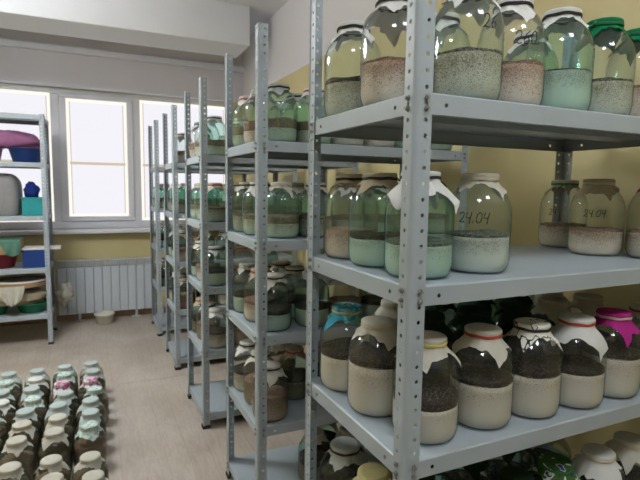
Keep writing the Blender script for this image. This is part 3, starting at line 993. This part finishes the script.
for c, colm in enumerate(FLOOR):
    for k, (x, y) in enumerate(colm):
        cv = FCOV[c][k]
        kf = len(colm) - 1 - k
        g = ['glass_clear', 'glass_dark', 'glass_pale'][(c + 2 * k) % 3]
        lab = '%s jar under %s on the floor, %s file, %s from near end' % (GLASSNAME[g], CLOTHNAME[cv], FILE[c], ORD[kf])
        jar(lab, 'jars standing on the floor', x, y, 0, rnd.uniform(0, 6.28), g, 'meal_brown', .132 + .006 * (k % 3), None, .006, cv, [.082, .090, .086][(k + c) % 3], 5, 1.0, 'band_cream', False, k + c * 2)

# ------------------------------------------------------------------ radiator and bucket under the window
rad = thing('radiator', 'white sectional wall radiator under the window sill', 'radiator', (0, YB - .035, 0))
def section_mesh():
    w, d, z0, z1 = 0.0815, 0.08, 0.085, 0.64
    mb = MB()
    # front: plain panel below, grid of vent holes above
    zv = 0.565
    mb.add([(0.004, -d, z0), (w - .004, -d, z0), (w - .004, -d, zv), (0.004, -d, zv)], [(0, 1, 2, 3)])
    pf = perforated(w - .008, z1 - .006 - zv, 3, 3, .0092, lambda u, v: (.004 + u, -d, zv + v))
    mb.add(pf.v, pf.f)
    mb.add([(0.004, -d, z0), (0, -d + .01, z0), (0, -d + .01, z1), (.004, -d, z1 - .006)], [(0, 1, 2, 3)])
    mb.add([(w - .004, -d, z0), (w, -d + .01, z0), (w, -d + .01, z1), (w - .004, -d, z1 - .006)], [(3, 2, 1, 0)])
    mb.add([(.004, -d, z1 - .006), (w - .004, -d, z1 - .006), (w, -d + .01, z1), (0, -d + .01, z1)], [(0, 1, 2, 3)])
    mb.box(.002, w - .002, -d + .012, 0, z0 + .004, zv)
    mb.box(0, w, -d + .01, -.002, z1 - .002, z1)
    return mb.mesh('section', 'radiator_white')
SEC = section_mesh()
for k in range(11):
    link('section', SEC, rad, (-.862 + .0832 * k, 0, 0))
for x in (-.67, -.115):
    link('foot', MB().box(x - .012, x + .012, -.05, -.03, 0, .09).box(x - .045, x + .045, -.07, -.01, 0, .008).mesh('radiator_foot', 'radiator_white'), rad)
link('pipe', MB().tube([(.052, -.04, .12), (.16, -.04, .12), (.16, -.04, .006)], .011, 8).mesh('pipe', 'radiator_white'), rad)

bk = thing('bucket', 'small white plastic bucket on the floor under the radiator', 'bucket', (-.44, 4.70, 0))
link('body', MB().lathe([(0, .002), (.072, .0), (.076, .004), (.088, .095), (.094, .097), (.094, .103), (.086, .103), (.072, .008), (0, .006)], 28).mesh('bucket', 'yellowish_plastic', smooth=True), bk)
link('rim', MB().lathe([(.0945, .088), (.098, .090), (.098, .106), (.094, .108), (.086, .104), (.0895, .0985)], 28).mesh('bucket_rim', 'plastic_white', smooth=True), bk)

# ------------------------------------------------------------------ rack by the window on the left with basins and cloths
LX, LY = -1.872, 4.122
LH = [.275, .685, 1.14, 1.595, 1.996]
make_rack('grey metal rack by the window holding basins and cloths', LX, LY, LH)

def blob(name, mat, sx, sy, sz, seed, amp=0.25, freq=2.2, n=28, mrows=16, flat=True, sq=1.0):
    vs, fs = [], []
    for j in range(mrows + 1):
        ph = PI * j / mrows
        for i in range(n):
            th = 2 * PI * i / n
            d = Vector((math.sin(ph) * math.cos(th), math.sin(ph) * math.sin(th), math.cos(ph)))
            if sq != 1.0:
                d = Vector([math.copysign(abs(c) ** sq, c) for c in d])
            k = 1 + amp * noise.noise(d * freq + Vector((seed * 5.1, seed, 0))) + amp * .5 * noise.noise(d * freq * 2.3 + Vector((seed, 0, seed * 3)))
            z = d.z * k
            if flat:
                z = max(z, -.55)
            vs.append((d.x * k * sx, d.y * k * sy, (z + .55) * sz / 1.55))
    for j in range(mrows):
        for i in range(n):
            fs.append((j * n + i, (j + 1) * n + i, (j + 1) * n + (i + 1) % n, j * n + (i + 1) % n))
    return MB().add(vs, fs).mesh(name, mat, smooth=True, weld=True)

def basin_mesh(name, mat, r0, r1, h, sx=1, sy=1, t=.004):
    return MB().lathe([(0, .001), (r0 * .9, 0), (r0, .004), (r1, h - .008), (r1 + .014, h - .006), (r1 + .015, h), (r1 - t * .3, h), (r0 - t, .008), (0, .005)], 32, sx=sx, sy=sy).mesh(name, mat, smooth=True)

z = LH[3]
o = link('plastic_basin', basin_mesh('plastic_basin', 'plastic_blue', .105, .135, .125, 1.0, 1.0), None, (-1.035, 4.33, z))
tag(o, 'blue plastic basin under the purple cloth on the left rack', 'basin')
o = link('plastic_basin', basin_mesh('plastic_basin', 'plastic_pink', .10, .125, .125), None, (-1.335, 4.33, z))
tag(o, 'pink plastic basin left of the blue basin on the left rack', 'basin')
o = link('folded_cloth', blob('folded_cloth', 'cloth_purple', .27, .15, .15, 3, .22), None, (-1.175, 4.33, z + .126), (0, 0, .05))
tag(o, 'purple folded cloth heaped on the basins of the left rack', 'cloth')
z = LH[2]
o = link('sack', blob('sack', 'sack_grey', .24, .17, .36, 6, .07, 1.6, sq=.42), None, (-1.33, 4.36, z))
tag(o, 'big grey fabric sack on the left rack beside the teal crate', 'sack')
cr = thing('storage_box', 'teal plastic storage box on the left rack', 'box', (-.985, 4.26, z))
mb = MB()
for a in (((-.085, .085, -.10, .10, .002, .008)), (-.085, -.080, -.10, .10, .008, .15), (.080, .085, -.10, .10, .008, .15), (-.08, .08, -.10, -.095, .008, .15), (-.08, .08, .095, .10, .008, .15)):
    mb.box(*a)
link('body', mb.mesh('box_body', 'plastic_teal'), cr)
mb = MB()
for a in ((-.092, .092, -.107, -.095, .145, .157), (-.092, .092, .095, .107, .145, .157), (-.092, -.08, -.095, .095, .145, .157), (.08, .092, -.095, .095, .145, .157)):
    mb.box(*a)
link('rim', mb.mesh('box_rim', 'plastic_teal'), cr)
link('lid', MB().box(-.079, .079, -.094, .094, .147, .153).mesh('box_lid', 'plastic_teal'), cr)
o = link('cloth_bundle', blob('cloth_bundle', 'cloth_navy', .055, .06, .13, 9, .4), None, (-1.0, 4.25, z + .157), (0, 0, .2))
tag(o, 'navy blue crumpled cloth on top of the teal storage box', 'cloth')
z = LH[1]
bc = thing('storage_box', 'deep blue plastic box with a white lid on the left rack', 'box', (-.985, 4.30, z))
mb = MB()
for a in ((-.10, .10, -.13, .13, .002, .008), (-.10, -.095, -.13, .13, .008, .15), (.095, .10, -.13, .13, .008, .15), (-.095, .095, -.13, -.125, .008, .15), (-.095, .095, .125, .13, .008, .15)):
    mb.box(*a)
link('body', mb.mesh('blue_box_body', 'plastic_blue'), bc)
tag(link('lid', bevel_mesh(MB().box(-.11, .19, -.10, .14, .151, .166).mesh('blue_box_lid', 'plastic_white'), .004), bc), 'white lid pushed sideways')
tr = link('plastic_tray', basin_mesh('plastic_tray', 'plastic_red', .11, .14, .12), None, (-1.27, 4.30, z))
tag(tr, 'dark red plastic basin under the green drape on the left rack', 'basin')
# green drape hanging from a board laid over basin and box
def drape(w, d, top, drop, seed):
    nx, ny = 40, 14
    vs, fs = [], []
    for j in range(ny + 1):
        for i in range(nx + 1):
            u, v = i / nx, j / ny
            x = -w / 2 + w * u
            if v < .5:
                y, zz = d / 2 - d * (v / .5), top
            else:
                hv = (v - .5) / .5
                dr = drop * (.65 + .5 * noise.noise(Vector((u * 4, seed, 0))) + .25 * math.sin(u * 9))
                y, zz = -d / 2 - .004 - .018 * hv * (1 + math.sin(u * 34 + seed)), top - dr * hv
            vs.append((x, y, zz))
    for j in range(ny):
        for i in range(nx):
            k = j * (nx + 1) + i
            fs.append((k, k + 1, k + nx + 2, k + nx + 1))
    return MB().add(vs, fs).mesh('drape', 'cloth_seafoam', smooth=True)
dp = link('green_drape', drape(.39, .296, .008, .16, 2.0), None, (-1.285, 4.27, z + .246))
tag(dp, 'sea green cloth hanging over cardboard box on the left rack', 'cloth')
cb = link('cardboard_box', bevel_mesh(MB().box(-.19, .19, -.145, .145, 0, .124).mesh('cardboard_box', 'wood_hoop'), .004), None, (-1.285, 4.27, z + .1285))
tag(cb, 'flat cardboard box hidden beneath the sea green drape', 'box')
z = LH[0]
gb = link('plastic_basin', basin_mesh('plastic_basin', 'plastic_green', .10, .13, .09), None, (-1.035, 4.29, z))
tag(gb, 'green plastic basin below the sieve, beside the rack post', 'basin')
gb = link('plastic_basin', basin_mesh('plastic_basin', 'plastic_green', .10, .13, .09), None, (-1.345, 4.29, z))
tag(gb, 'green plastic basin below the sieve, at the left frame edge', 'basin')
cl = link('cloth_bundle', blob('cloth_bundle', 'cloth_beige', .25, .17, .14, 12, .25, 2.6), None, (-1.165, 4.30, z + .091))
tag(cl, 'beige crumpled cloth heaped on the green basins', 'cloth')
sv = thing('round_sieve', 'large round wooden sieve with pale rim on the left rack', 'sieve', (-1.125, 4.31, z + .245))
link('hoop', MB().lathe([(.205, 0), (.212, 0), (.212, .045), (.205, .045)], 40, close=True).mesh('hoop', 'wood_hoop', smooth=False), sv)
link('rim', MB().lathe([(.203, .042), (.218, .042), (.218, .056), (.203, .056)], 40, close=True).mesh('rim', 'plastic_white'), sv)
link('mesh_screen', MB().lathe([(0, .036), (.204, .036), (.204, .034), (0, .034)], 40).mesh('mesh_screen', 'sieve_mesh'), sv)
def hanging(seed, w, h, mat):
    nx, ny = 18, 12
    vs, fs = [], []
    for j in range(ny + 1):
        for i in range(nx + 1):
            u, v = i / nx - .5, j / ny
            ww = w * (1 - .75 * abs(u) * 0) * (1 - .7 * v * v * (abs(math.sin(u * 5 + seed)) * .4 + .4))
            vs.append((u * ww, -.006 - .012 * (1 + math.sin(u * 22 + seed)) * (.3 + v), -v * h * (1 - .5 * abs(u))))
    for j in range(ny):
        for i in range(nx):
            k = j * (nx + 1) + i
            fs.append((k, k + nx + 1, k + nx + 2, k + 1))
    return MB().add(vs, fs).mesh('rag', mat, smooth=True)
rg = link('rag', hanging(1.0, .20, .17, 'cloth_cream'), None, (-1.17, 4.082, z + .27))
tag(rg, 'cream rag hanging down from the front of the round sieve', 'cloth')
bg = link('cloth_bag', blob('cloth_bag', 'cloth_cream', .075, .055, .15, 20, .55, 3.0, flat=False), None, (-.79, 4.53, .315))
tag(bg, 'cream cloth bundle hanging on the outside of the left rack', 'bag')
